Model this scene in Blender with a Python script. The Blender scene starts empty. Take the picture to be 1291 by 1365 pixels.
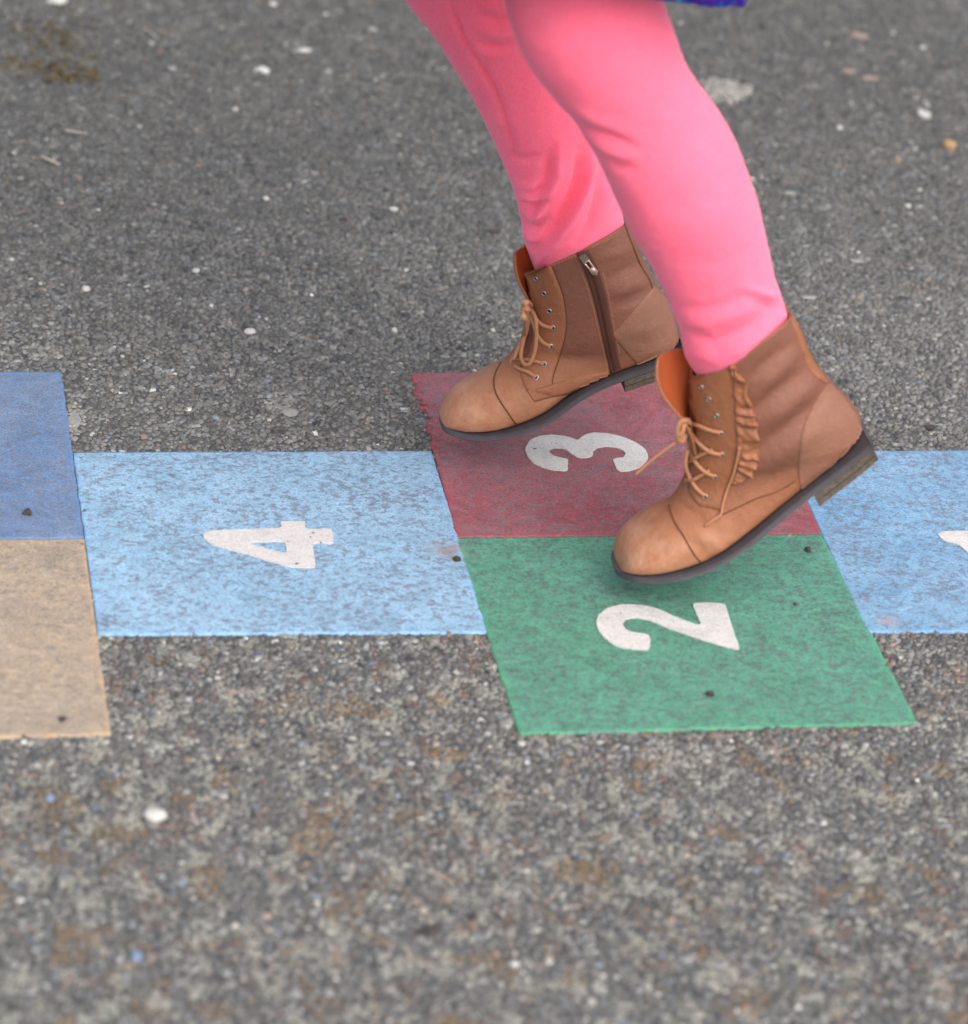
import bpy, bmesh, math, random
import numpy as np
from mathutils import Vector, Matrix, noise
from mathutils.bvhtree import BVHTree
random.seed(7); RNG = np.random.default_rng(11)
C = bpy.context.scene.collection
SC = bpy.context.scene

# ------------------------------------------------------------------ camera
K = 0.33 / 0.38
PITCH, YAW, ROLL = math.radians(27.58), math.radians(-11.18), math.radians(5.10)
CAM = np.array([-0.2758 * K, -3.8121 * K, 1.8595 * K]); FPX = 5200.0
def _basis():
    f = np.array([0, math.cos(PITCH), -math.sin(PITCH)]); u = np.array([0, math.sin(PITCH), math.cos(PITCH)]); r = np.array([1., 0, 0])
    c, s = math.cos(YAW), math.sin(YAW); R = np.array([[c, -s, 0], [s, c, 0], [0, 0, 1]])
    f, u, r = R @ f, R @ u, R @ r
    return math.cos(ROLL) * r + math.sin(ROLL) * u, -math.sin(ROLL) * r + math.cos(ROLL) * u, f
RX, UP, FW = _basis()
cd = bpy.data.cameras.new('camera'); cam = bpy.data.objects.new('camera', cd); C.objects.link(cam)
cam.matrix_world = Matrix(((RX[0], UP[0], -FW[0], CAM[0]), (RX[1], UP[1], -FW[1], CAM[1]), (RX[2], UP[2], -FW[2], CAM[2]), (0, 0, 0, 1)))
cd.sensor_fit = 'HORIZONTAL'; cd.sensor_width = 36; cd.lens = FPX / 1291 * 36; cd.clip_start = 0.05; cd.clip_end = 500
cd.dof.use_dof = True; cd.dof.focus_distance = 3.56; cd.dof.aperture_fstop = 4.8; cd.dof.aperture_blades = 8
SC.camera = cam

# ------------------------------------------------------------------ light
SUN_EL, SUN_AZ = math.radians(46), math.radians(160)      # azimuth clockwise from +Y (away from the camera), towards +X
w = bpy.data.worlds.new('World'); SC.world = w; w.use_nodes = True
nt = w.node_tree; nt.nodes.clear()
sky = nt.nodes.new('ShaderNodeTexSky'); sky.sky_type = 'NISHITA'; sky.sun_disc = False
sky.sun_elevation = SUN_EL; sky.sun_rotation = SUN_AZ; sky.dust_density = 4.0; sky.ozone_density = 0.6; sky.air_density = 1.0
hs = nt.nodes.new('ShaderNodeHueSaturation'); hs.inputs['Saturation'].default_value = 0.42
bg = nt.nodes.new('ShaderNodeBackground'); bg.inputs['Strength'].default_value = 0.15
wo = nt.nodes.new('ShaderNodeOutputWorld')
nt.links.new(sky.outputs[0], hs.inputs['Color']); nt.links.new(hs.outputs[0], bg.inputs['Color']); nt.links.new(bg.outputs[0], wo.inputs['Surface'])
sl = bpy.data.lights.new('sun', 'SUN'); sl.energy = 1.05; sl.angle = math.radians(110); sl.color = (1.0, 0.965, 0.92)
so = bpy.data.objects.new('sun', sl); C.objects.link(so)
sd = Vector((math.sin(SUN_AZ) * math.cos(SUN_EL), math.cos(SUN_AZ) * math.cos(SUN_EL), math.sin(SUN_EL)))
so.rotation_euler = sd.to_track_quat('Z', 'Y').to_euler()
SC.view_settings.view_transform = 'Standard'; SC.view_settings.look = 'None'; SC.view_settings.gamma = 1
SC.view_settings.exposure = 0.86; SC.view_settings.use_curve_mapping = False
SC.cycles.max_bounces = 6; SC.cycles.use_denoising = True

# ------------------------------------------------------------------ helpers
def ray(px, py):
    d = RX * ((px - 645.5) / FPX) + UP * (-(py - 682.5) / FPX) + FW
    return d / np.linalg.norm(d)
def gnd(px, py, z=0.0):
    d = ray(px, py); t = (z - CAM[2]) / d[2]; return CAM + d * t
def onY(px, py, Y):
    d = ray(px, py); t = (Y - CAM[1]) / d[1]; return CAM + d * t
def project(P):
    d = np.asarray(P) - CAM; z = d @ FW
    return np.stack([645.5 + FPX * (d @ RX) / z, 682.5 - FPX * (d @ UP) / z], -1)
def link(name, me, mat=None, parent=None, smooth=True, **kw):
    o = bpy.data.objects.new(name, me); C.objects.link(o)
    if mat is not None:
        for m in (mat if isinstance(mat, (list, tuple)) else [mat]): me.materials.append(m)
    if parent is not None: o.parent = parent
    if smooth and len(me.polygons): me.polygons.foreach_set('use_smooth', [True] * len(me.polygons))
    for k, v in kw.items(): o[k] = v
    return o
def mesh(name, V, F):
    me = bpy.data.meshes.new(name); me.from_pydata([tuple(map(float, v)) for v in V], [], [tuple(map(int, f)) for f in F]); me.update(); return me
def catmull(P, n, closed=False):
    P = np.asarray(P, float); N = len(P); out = []
    T = np.linspace(0, N - 1, n)
    for t in T:
        i = min(int(t), N - 2); f = t - i
        p0, p1, p2, p3 = P[max(i - 1, 0)], P[i], P[i + 1], P[min(i + 2, N - 1)]
        out.append(0.5 * ((2 * p1) + (-p0 + p2) * f + (2 * p0 - 5 * p1 + 4 * p2 - p3) * f * f + (-p0 + 3 * p1 - 3 * p2 + p3) * f ** 3))
    return np.array(out)
def tube_geo(pts, r, k=8, cap=True):
    pts = np.asarray(pts, float); n = len(pts); rr = np.broadcast_to(np.asarray(r, float), (n,))
    T = np.gradient(pts, axis=0); T /= np.linalg.norm(T, axis=1)[:, None] + 1e-12
    a = np.array([0, 0, 1.]);  a = a if abs(T[0] @ a) < .9 else np.array([1., 0, 0])
    N = np.cross(T[0], a); N /= np.linalg.norm(N); V = []; F = []
    for i in range(n):
        N = N - T[i] * (N @ T[i]); N /= np.linalg.norm(N) + 1e-12; B = np.cross(T[i], N)
        for j in range(k):
            th = 2 * math.pi * j / k; V.append(pts[i] + rr[i] * (math.cos(th) * N + math.sin(th) * B))
    for i in range(n - 1):
        for j in range(k): F.append((i * k + j, i * k + (j + 1) % k, (i + 1) * k + (j + 1) % k, (i + 1) * k + j))
    if cap: F.append(tuple(range(k))[::-1]); F.append(tuple(range((n - 1) * k, n * k)))
    return V, F
class Geo:
    def __init__(s): s.V = []; s.F = []
    def add(s, V, F):
        b = len(s.V); s.V += [tuple(v) for v in V]; s.F += [tuple(i + b for i in f) for f in F]; return s
    def tube(s, pts, r, k=8): return s.add(*tube_geo(pts, r, k))
    def link(s, name, mat, parent=None, smooth=True, **kw): return link(name, mesh(name, s.V, s.F), mat, parent, smooth, **kw)

# ------------------------------------------------------------------ materials
def mat(name, rough=0.7, spec=0.3):
    m = bpy.data.materials.new(name); m.use_nodes = True; n = m.node_tree
    b = n.nodes['Principled BSDF']; b.inputs['Roughness'].default_value = rough; b.inputs['Specular IOR Level'].default_value = spec
    return m, n, b
def N(n, t, **kw):
    x = n.nodes.new(t)
    for k, v in kw.items():
        if k in x.inputs: x.inputs[k].default_value = v
        else: setattr(x, k, v)
    return x
def ramp(n, src, stops):
    r = n.nodes.new('ShaderNodeValToRGB'); e = r.color_ramp.elements
    while len(e) < len(stops): e.new(0.5)
    for i, (p, c) in enumerate(stops):
        e[i].position = p; e[i].color = (c, c, c, 1) if isinstance(c, (int, float)) else (*c, 1)
    n.links.new(src, r.inputs[0]); return r.outputs[0]
def noise_tex(n, vec, scale, detail=4, rough=0.5, dist=0.0):
    t = N(n, 'ShaderNodeTexNoise', Scale=scale, Detail=detail, Roughness=rough, Distortion=dist); n.links.new(vec, t.inputs['Vector']); return t.outputs['Fac']
def mix(n, fac, a, b, mode='MIX'):
    x = n.nodes.new('ShaderNodeMix'); x.data_type = 'RGBA'; x.blend_type = mode
    for s, v in ((x.inputs[0], fac), (x.inputs[6], a), (x.inputs[7], b)):
        if isinstance(v, (int, float)): s.default_value = v
        elif isinstance(v, tuple): s.default_value = (*v, 1)
        else: n.links.new(v, s)
    return x.outputs[2]
def bump(n, h, strength, dist, normal=None):
    b = N(n, 'ShaderNodeBump', Strength=strength, Distance=dist); n.links.new(h, b.inputs['Height'])
    if normal is not None: n.links.new(normal, b.inputs['Normal'])
    return b.outputs[0]
def pos(n): return N(n, 'ShaderNodeNewGeometry').outputs['Position']
def simple(name, col, rough=0.6, spec=0.3, metal=0.0, var=0.15, scale=200):
    m, n, b = mat(name, rough, spec); b.inputs['Metallic'].default_value = metal
    f = noise_tex(n, pos(n), scale, 3)
    n.links.new(mix(n, f, tuple(c * (1 - var) for c in col), tuple(min(1, c * (1 + var)) for c in col)), b.inputs['Base Color'])
    return m

# asphalt: the bitumen between the chips, and beyond the chips the whole surface
def asphalt_mat():
    m, n, b = mat('asphalt', 0.8, 0.35); p = pos(n)
    v = N(n, 'ShaderNodeTexVoronoi', Scale=190.0); n.links.new(p, v.inputs['Vector'])
    g = ramp(n, noise_tex(n, p, 900, 3), [(0.3, (.045, .047, .05)), (0.62, (.085, .087, .088)), (0.8, (.16, .158, .15))])
    big = ramp(n, noise_tex(n, p, 5, 4), [(0.35, 0.8), (0.65, 1.15)])
    n.links.new(mix(n, 1.0, g, big, 'MULTIPLY'), b.inputs['Base Color'])
    n.links.new(bump(n, v.outputs['Distance'], 0.6, 0.002, bump(n, noise_tex(n, p, 700, 4), 0.5, 0.001)), b.inputs['Normal'])
    return m
def chip_mat():
    m, n, b = mat('asphalt_chip', 0.72, 0.4); p = pos(n)
    a = N(n, 'ShaderNodeAttribute', attribute_name='col'); g = ramp(n, noise_tex(n, p, 1500, 2), [(0.3, 0.65), (0.7, 1.3)])
    n.links.new(mix(n, 1.0, a.outputs['Color'], g, 'MULTIPLY'), b.inputs['Base Color'])
    n.links.new(bump(n, noise_tex(n, p, 1800, 3), 0.35, 0.0006), b.inputs['Normal'])
    return m
def tile_mat(name, base, fleck, clean, worn, fa=0.50, fb=0.58, dirt=0.25):
    """thermoplastic sheet: mottled base, grey flecks where the asphalt grain wears through, cleaner rim"""
    m, n, b = mat(name, 0.62, 0.3); p = pos(n)
    mp = N(n, 'ShaderNodeMapping'); mp.inputs['Scale'].default_value = (0.95, 1.1, 1.0); n.links.new(p, mp.inputs['Vector']); q = mp.outputs[0]
    big = noise_tex(n, p, 9, 5, 0.6)
    c = mix(n, ramp(n, big, [(0.36, 0.0), (0.66, 1.0)]), base, worn)
    fine = noise_tex(n, q, 900, 3, 0.6)
    c = mix(n, ramp(n, fine, [(0.42, 0.0), (0.7, 0.35)]), c, fleck)
    mid = noise_tex(n, q, 175, 3, 0.6, 0.4)
    dens = mix(n, 0.16, mid, noise_tex(n, p, 14, 3, 0.5))
    fl = ramp(n, dens, [(fa, 0.0), (fb, 1.0)])
    sc = N(n, 'ShaderNodeMath', operation='MULTIPLY'); n.links.new(fl, sc.inputs[0]); sc.inputs[1].default_value = 0.85
    c = mix(n, sc.outputs[0], c, fleck)
    gr = ramp(n, noise_tex(n, q, 430, 3, 0.65), [(0.32, 0.58), (0.5, .98), (0.68, 1.25)]); c = mix(n, 1.0, c, gr, 'MULTIPLY')
    br = ramp(n, noise_tex(n, p, 34, 5, 0.65, 1.8), [(0.3, 0.80), (0.5, 1.0), (0.7, 1.17)]); c = mix(n, 1.0, c, br, 'MULTIPLY')
    for sc_, dd, k_ in ((30, 1.4, .15), (75, 1.0, .11)):
        c = mix(n, ramp(n, noise_tex(n, q, sc_, 2, 0.5, dd), [(0.470, 0.0), (0.497, k_), (0.503, k_), (0.530, 0.0)]), c, tuple(min(.8, x * 1.35 + .06) for x in clean))
    for sx, sy, rad, dc in ((598, 738, .030, (.27, .20, .17)), (1185, 832, .016, (.34, .22, .20)), (20, 806, .020, (.22, .18, .16))):
        vd = N(n, 'ShaderNodeVectorMath', operation='DISTANCE'); n.links.new(p, vd.inputs[0]); vd.inputs[1].default_value = tuple(gnd(sx, sy))
        ad = N(n, 'ShaderNodeMath', operation='ADD'); n.links.new(vd.outputs['Value'], ad.inputs[0])
        mu = N(n, 'ShaderNodeMath', operation='MULTIPLY'); n.links.new(noise_tex(n, p, 120, 4, 0.7), mu.inputs[0]); mu.inputs[1].default_value = rad * 1.6; n.links.new(mu.outputs[0], ad.inputs[1])
        c = mix(n, ramp(n, ad.outputs[0], [(rad * .9, 0.7), (rad * 1.55, 0.0)]), c, dc)
    # pale scuffs
    sp = N(n, 'ShaderNodeMapping'); sp.inputs['Scale'].default_value = (0.55, 1.0, 1); sp.inputs['Rotation'].default_value = (0, 0, 0.35); n.links.new(p, sp.inputs['Vector'])
    c = mix(n, ramp(n, noise_tex(n, sp.outputs[0], 190, 3, 0.75), [(0.64, 0.0), (0.78, 0.22)]), c, (.55, .55, .55))
    # dark pits
    c = mix(n, ramp(n, noise_tex(n, p, 420, 2, 0.5), [(0.70, 0.0), (0.76, 0.7)]), c, (.04, .04, .045))
    c = mix(n, ramp(n, noise_tex(n, p, 22, 4, 0.7), [(0.60, 0.0), (0.75, dirt)]), c, (.16, .13, .11))
    e = N(n, 'ShaderNodeAttribute', attribute_name='rim')
    er = mix(n, 1.0, e.outputs['Color'], ramp(n, noise_tex(n, p, 60, 4, 0.7), [(0.35, 0.0), (0.62, 0.65)]), 'MULTIPLY')
    c = mix(n, er, c, clean)
    n.links.new(c, b.inputs['Base Color'])
    h = mix(n, 0.5, fine, fl)
    n.links.new(bump(n, fl, -0.8, 0.0009, bump(n, fine, 0.5, 0.0006)), b.inputs['Normal'])
    return m
def numeral_mat():
    m, n, b = mat('white_thermoplastic', 0.65, 0.3); p = pos(n)
    c = mix(n, noise_tex(n, p, 60, 5, 0.6), (.52, .495, .48), (.64, .62, .60))
    c = mix(n, ramp(n, noise_tex(n, p, 700, 3, 0.6), [(0.35, 0.75), (0.6, 1.05)]), (0, 0, 0), c, 'MIX')
    c = mix(n, ramp(n, noise_tex(n, p, 420, 4, 0.65), [(0.50, 0.0), (0.70, 0.6)]), c, (.33, .31, .30))
    c = mix(n, ramp(n, noise_tex(n, p, 45, 5, 0.75), [(0.52, 0.0), (0.72, 0.55)]), c, (.34, .30, .28))
    c = mix(n, ramp(n, noise_tex(n, p, 160, 2, 0.5), [(0.70, 0.0), (0.74, 1.0)]), c, (.10, .09, .09))
    n.links.new(c, b.inputs['Base Color']); n.links.new(bump(n, noise_tex(n, p, 600, 3), 0.5, 0.0006), b.inputs['Normal']); return m
def leather_mat(name, lo, hi, deep, rough=0.48, shaft=None):
    m, n, b = mat(name, rough, 0.34); p = pos(n)
    c = mix(n, ramp(n, noise_tex(n, p, 14, 4, 0.6), [(0.3, 0.0), (0.7, 1.0)]), lo, hi)
    if shaft:
        a = N(n, 'ShaderNodeAttribute', attribute_name='shaft'); c = mix(n, a.outputs['Fac'], c, shaft)
        ramp_toe = mix(n, ramp(n, noise_tex(n, p, 55, 4, 0.65), [(.38, 0.0), (.68, 1.0)]), (.37, .155, .080), (.46, .25, .155))
        a2 = N(n, 'ShaderNodeAttribute', attribute_name='toe'); c = mix(n, a2.outputs['Fac'], c, ramp_toe)
    c = mix(n, ramp(n, noise_tex(n, p, 45, 5, 0.7), [(0.55, 0.0), (0.8, 0.45)]), c, deep)
    c = mix(n, ramp(n, noise_tex(n, p, 260, 3, 0.6), [(0.58, 0.0), (0.78, 0.28)]), c, deep)
    sc = N(n, 'ShaderNodeMapping'); sc.inputs['Scale'].default_value = (1, .5, 3); n.links.new(p, sc.inputs['Vector'])
    c = mix(n, ramp(n, noise_tex(n, sc.outputs[0], 120, 4, 0.75), [(0.60, 0.0), (0.72, 0.30)]), c, tuple(min(1, x * 1.5 + .05) for x in hi))
    n.links.new(c, b.inputs['Base Color'])
    n.links.new(ramp(n, noise_tex(n, p, 50, 4), [(0.3, rough - 0.06), (0.7, rough + 0.14)]), b.inputs['Roughness'])
    n.links.new(bump(n, noise_tex(n, p, 900, 4, .6), 0.5, 0.0007, bump(n, noise_tex(n, p, 120, 5, 0.65), 0.75, 0.0020)), b.inputs['Normal'])
    return m
def jersey_mat():
    m, n, b = mat('pink_jersey', 0.9, 0.05); p = pos(n)
    c = mix(n, noise_tex(n, p, 30, 4, 0.5), (.99, .155, .255), (.995, .185, .29))
    n.links.new(c, b.inputs['Base Color'])
    b.inputs['Sheen Weight'].default_value = 0.26; b.inputs['Sheen Roughness'].default_value = 0.4; b.inputs['Sheen Tint'].default_value = (1.0, .66, .80, 1)
    b.inputs['Subsurface Weight'].default_value = 0.55; b.inputs['Subsurface Radius'].default_value = (1.0, .45, .5); b.inputs['Subsurface Scale'].default_value = 0.02
    c = mix(n, 1.0, c, ramp(n, noise_tex(n, p, 650, 3, 0.7), [(0.3, 0.86), (0.7, 1.08)]), 'MULTIPLY'); n.links.new(c, b.inputs['Base Color'])
    wv = N(n, 'ShaderNodeTexWave', Scale=1100.0, Distortion=1.5); n.links.new(p, wv.inputs['Vector'])
    n.links.new(bump(n, wv.outputs['Fac'], 0.08, 0.0003, bump(n, noise_tex(n, p, 450, 4), 0.35, 0.0009)), b.inputs['Normal'])
    return m

M_ASPH, M_CHIP, M_NUM, M_PINK = asphalt_mat(), chip_mat(), numeral_mat(), jersey_mat()
M_LEA = leather_mat('tan_leather', (.235, .082, .038), (.30, .118, .058), (.12, .045, .024), shaft=(.190, .075, .048))
M_LEA2 = leather_mat('tan_leather_shaft', (.205, .088, .056), (.25, .112, .072), (.13, .055, .035), 0.5)
M_LIN = simple('orange_lining', (.36, .082, .027), 0.7, 0.2, var=0.1)
M_SEAM = simple('seam_thread', (.12, .048, .024), 0.8, 0.15)
M_STI = simple('stitch_thread', (.48, .26, .14), 0.75, 0.2)
M_LACE = simple('brown_lace', (.36, .165, .09), 0.85, 0.15, var=0.35, scale=900)
M_SOLE = simple('dark_rubber', (.065, .058, .066), 0.55, 0.35, var=0.3, scale=90)
M_HEEL = simple('worn_heel_stack', (.10, .078, .062), 0.8, 0.2, var=0.7, scale=330)
M_MET = simple('antique_metal', (.42, .38, .34), 0.3, 0.5, metal=0.9)
M_DARK = simple('eyelet_hole', (.02, .018, .018), 0.8, 0.2)
M_ZIP = simple('zip_tape', (.085, .032, .022), 0.7, 0.25, var=0.3, scale=900)

# ------------------------------------------------------------------ ground
def quad_inside(P, q):
    ins = np.ones(len(P), bool)
    for i in range(4):
        a, b = q[i], q[(i + 1) % 4]; e = b - a
        ins &= (e[0] * (P[:, 1] - a[1]) - e[1] * (P[:, 0] - a[0])) < 0     # corners run clockwise seen from above
    return ins
TILES = {  # corner pixels TL TR BR BL
 'navy':  [(-395, 500), (82, 498), (112, 720), (-350, 724)],
 'tan':   [(-352, 726), (112, 721), (148, 982), (-330, 995)],
 'four':  [(97, 606), (575, 604), (650, 846), (130.5, 849)],
 'red':   [(551, 500), (998, 497), (1095, 714), (608, 719)],
 'green': [(608, 720), (1095, 715), (1223, 967), (692, 982)],
 'one':   [(1045, 604), (1532, 602), (1682, 841), (1155, 846)]}
TQ = {k: np.array([gnd(x, y)[:2] for x, y in v]) for k, v in TILES.items()}

g = Geo(); S = 60.0
# the sheet: fine near the subject, wide to the horizon, with very slight undulation only by material
g.add([(-S, -S, 0), (S, -S, 0), (S, S, 0), (-S, S, 0)], [(0, 1, 2, 3)])
link('ground', mesh('ground', g.V, g.F), M_ASPH, smooth=False, kind='structure', label='dark grey worn asphalt playground surface')

def chips():
    sp = 0.0042
    cs = np.array([gnd(x, y)[:2] for x, y in ((-90, -90), (1380, -90), (1380, 1450), (-90, 1450))])
    x0, y0 = cs.min(0); x1, y1 = cs.max(0)
    X, Y = np.meshgrid(np.arange(x0, x1, sp), np.arange(y0, y1, sp * 0.87)); X = X + (np.arange(X.shape[0]) % 2)[:, None] * sp / 2
    P = np.stack([X.ravel(), Y.ravel()], 1); P += RNG.uniform(-.42, .42, P.shape) * sp
    pp = project(np.c_[P, np.zeros(len(P))])
    P = P[(pp[:, 0] > -80) & (pp[:, 0] < 1370) & (pp[:, 1] > -80) & (pp[:, 1] < 1440)]
    keep = np.ones(len(P), bool)
    for k, q in TQ.items():
        cq = q.mean(0); d = q - cq; qi = cq + d * (1 - 0.0035 / np.linalg.norm(d, axis=1)[:, None]); keep &= ~quad_inside(P, qi)
    P = P[keep]; n = len(P)
    base = np.array([(sx, sy, sz) for sx in (-1, 1) for sy in (-1, 1) for sz in (-1, 1)], float) * .5
    V = base[None] + RNG.uniform(-.2, .2, (n, 8, 3))
    top = V[:, :, 2] > 0; V[:, :, :2] *= np.where(top, .72, 1.08)[..., None]
    big = RNG.random(n) ** 3
    size = sp * (0.78 + 0.75 * big)
    V *= np.stack([size * RNG.uniform(.8, 1.25, n), size * RNG.uniform(.75, 1.1, n), size * RNG.uniform(.35, .62, n)], 1)[:, None]
    a = RNG.uniform(0, 2 * np.pi, n); ca, sa = np.cos(a)[:, None], np.sin(a)[:, None]
    tx, ty = RNG.normal(0, .15, n)[:, None], RNG.normal(0, .15, n)[:, None]
    x, y, z = V[..., 0], V[..., 1], V[..., 2]
    z2 = z + tx * x + ty * y; xr = ca * x - sa * y; yr = sa * x + ca * y
    V = np.stack([xr + P[:, :1], yr + P[:, 1:], z2 + RNG.uniform(-.0009, .0008, n)[:, None]], -1).reshape(-1, 3)
    quads = np.array([(0, 1, 3, 2), (4, 6, 7, 5), (0, 4, 5, 1), (2, 3, 7, 6), (1, 5, 7, 3)])     # no underside
    F = (quads[None] + (np.arange(n) * 8)[:, None, None]).reshape(-1, 4)
    me = bpy.data.meshes.new('asphalt_chips')
    me.vertices.add(len(V)); me.vertices.foreach_set('co', V.astype(np.float32).ravel())
    me.loops.add(F.size); me.loops.foreach_set('vertex_index', F.astype(np.int32).ravel())
    me.polygons.add(len(F)); me.polygons.foreach_set('loop_start', np.arange(0, F.size, 4, dtype=np.int32))
    me.update(calc_edges=True)
    # colour of the stone itself
    pyc = project(np.c_[P, np.zeros(n)])[:, 1]; t = RNG.random(n); t = np.where((pyc < 600) & (t < .06) & (RNG.random(n) < .6), .9, t); val = np.exp(RNG.normal(math.log(.104), np.where(pyc < 600, .26, .36), n))
    col = val[:, None] * np.array([1.0, 1.0, 1.01])
    warm = RNG.random(n)[:, None] ** 2; col *= 1 + warm * np.array([.12, .03, -.12])
    def pick(lo, hi, c, j=.25):
        s = (t >= lo) & (t < hi); col[s] = np.array(c) * np.exp(RNG.normal(0, j, s.sum()))[:, None]
    pick(0, .012, (.33, .325, .30)); pick(.012, .028, (.17, .115, .085)); pick(.03, .06, (.11, .125, .15)); pick(.085, .14, (.045, .045, .05))
    # older worn strip in front: paler dusty chips, rusty and mossy patches
    nz = np.array([noise.noise(Vector((p[0] * 14, p[1] * 14, 1.3))) for p in P]); nz2 = np.array([noise.noise(Vector((p[0] * 45, p[1] * 45, 5.1))) for p in P])
    nz3 = np.array([noise.noise(Vector((p[0] * 30, p[1] * 24, 9.7))) for p in P])
    py = project(np.c_[P, np.zeros(n)])[:, 1]
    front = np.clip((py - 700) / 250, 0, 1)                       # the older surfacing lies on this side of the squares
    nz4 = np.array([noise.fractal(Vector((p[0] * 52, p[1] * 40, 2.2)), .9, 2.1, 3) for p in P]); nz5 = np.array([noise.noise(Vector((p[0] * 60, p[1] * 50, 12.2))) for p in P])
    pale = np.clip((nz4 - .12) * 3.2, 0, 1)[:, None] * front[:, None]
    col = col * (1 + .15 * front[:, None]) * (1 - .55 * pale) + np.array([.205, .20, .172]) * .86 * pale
    s = (nz5 + .5 * nz > .34) & (RNG.random(n) < .5 * front); col[s] = col[s] * .6 + np.array([.16, .078, .048]) * .45
    s = (nz3 - .5 * nz > .47) & (RNG.random(n) < .7 * front); col[s] = col[s] * .4 + np.array([.17, .105, .05]) * .6
    px_ = project(np.c_[P, np.zeros(n)])
    for (cx, cy, rx, ry) in ((205,1347,26,14),(920,1214,34,17),(1145,1192,30,17),(390,940,26,12),(548,1090,18,9),(1000,1330,30,12),(800,1155,26,13),(30,90,30,9),(865,1020,22,9),(60,1085,30,12),(150,1110,46,16)):
        s = (((px_[:, 0] - cx) / rx) ** 2 + ((px_[:, 1] - cy) / ry) ** 2 + nz4 * 1.6 < 1) & (RNG.random(n) < .8); col[s] = col[s] * .5 + np.array([.15, .10, .05]) * .5
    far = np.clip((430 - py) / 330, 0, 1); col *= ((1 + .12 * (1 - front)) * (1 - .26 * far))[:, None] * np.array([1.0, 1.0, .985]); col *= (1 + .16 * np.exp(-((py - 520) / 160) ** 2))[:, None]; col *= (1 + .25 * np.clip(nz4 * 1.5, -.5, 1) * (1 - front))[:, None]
    # the dusty oval patch behind the legs, and a few faint light patches
    pp = project(np.c_[P, np.zeros(n)])
    for (cx, cy, rx, ry, k) in ((968, 121, 34, 16, 1.6), (100, 560, 14, 22, 1.2), (375, 535, 20, 14, .8), (1000, 870, 60, 14, .4), (390, 940, 30, 16, .3), (60, 470, 26, 10, .5), (200, 470, 30, 9, .4)):
        dd = ((pp[:, 0] - cx) / rx) ** 2 + ((pp[:, 1] - cy) / ry) ** 2 + nz2 * .9
        s = dd < 1; col[s] = col[s] + np.array([.15, .14, .12]) * k * (.7 + .5 * RNG.random(s.sum()))[:, None] * .75
    col = np.clip(col, .012, .75)
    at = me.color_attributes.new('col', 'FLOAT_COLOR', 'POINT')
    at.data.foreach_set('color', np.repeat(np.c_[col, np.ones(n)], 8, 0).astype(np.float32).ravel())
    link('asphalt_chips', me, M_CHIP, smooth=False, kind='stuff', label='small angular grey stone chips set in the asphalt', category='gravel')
    return n
print('chips', chips())

# ------------------------------------------------------------------ hopscotch squares
def tile(key, name, m, label, nres=150, ragged=None):
    q = TQ[key]; q = q.mean(0) + (q - q.mean(0)) * 0.9985; V = []; F = []; rim = []
    n = nres
    for j in range(n + 1):
        for i in range(n + 1):
            u, v = i / n, j / n
            p = (1 - u) * (1 - v) * q[0] + u * (1 - v) * q[1] + u * v * q[2] + (1 - u) * v * q[3]
            nx = noise.noise(Vector((p[0] * 70, p[1] * 50, 3))) * .0008 + noise.noise(Vector((p[0] * 330, p[1] * 330, 8))) * .0005
            ny = noise.noise(Vector((p[0] * 70, p[1] * 50, 33))) * .0008 + noise.noise(Vector((p[0] * 330, p[1] * 330, 18))) * .0005
            eu = min(u, 1 - u); ev = min(v, 1 - v); wx = max(0, 1 - eu * n / 3); wy = max(0, 1 - ev * n / 3)
            x, y = p[0] + nx * wx, p[1] + ny * wy
            if ragged and u < .10:
                amp = ragged * (1 - u / .10) ** 2 * max(0.0, 1 - (v / .55) ** 3)
                rgd = noise.noise(Vector((1.7, p[1] * 60, 2))) * 1.0 + noise.noise(Vector((p[0] * 200, p[1] * 210, 5))) * .8
                x += rgd * amp; y += noise.noise(Vector((p[0] * 150, p[1] * 150, 7))) * amp * .4
            z = .0024 + noise.noise(Vector((x * 20, y * 20, 0))) * .0005 + noise.noise(Vector((x * 160, y * 160, 0))) * .00035
            if ragged and u < .06 and v < .6: z += max(0, noise.noise(Vector((x * 260, y * 260, 4)))) * .004 * (1 - u / .06)
            V.append((x, y, z)); d = min(eu, ev) * .33
            rim.append(max(0, 1 - d / .006))
    for j in range(n):
        for i in range(n): a = j * (n + 1) + i; F.append((a, a + n + 1, a + n + 2, a + 1))
    brd = [i for i in range(n + 1)] + [j * (n + 1) + n for j in range(1, n + 1)] + [n * (n + 1) + i for i in range(n - 1, -1, -1)] + [j * (n + 1) for j in range(n - 1, 0, -1)]
    b0 = len(V)
    for k in brd: V.append((V[k][0], V[k][1], -.001)); rim.append(1.0)
    for k in range(len(brd)): k2 = (k + 1) % len(brd); F.append((brd[k], brd[k2], b0 + k2, b0 + k))
    me = mesh(name, V, F); at = me.color_attributes.new('rim', 'FLOAT_COLOR', 'POINT')
    at.data.foreach_set('color', np.repeat(np.array(rim, np.float32)[:, None], 4, 1).ravel())
    return link(name, me, m, kind='thing', label=label, category='painted square', group='hopscotch squares')
M_BLUE = tile_mat('light_blue_thermoplastic', (.215, .37, .51), (.15, .175, .235), (.20, .42, .72), (.27, .42, .57))
M_BLUE1 = tile_mat('mid_blue_thermoplastic', (.14, .29, .455), (.135, .165, .235), (.16, .36, .64), (.21, .34, .47), .49, .58)
M_NAVY = tile_mat('dark_blue_thermoplastic', (.10, .165, .285), (.145, .155, .21), (.08, .22, .48), (.16, .215, .32), .50, .62)
M_TAN = tile_mat('tan_thermoplastic', (.355, .272, .195), (.20, .175, .15), (.50, .34, .18), (.29, .235, .185), .52, .64)
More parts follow.
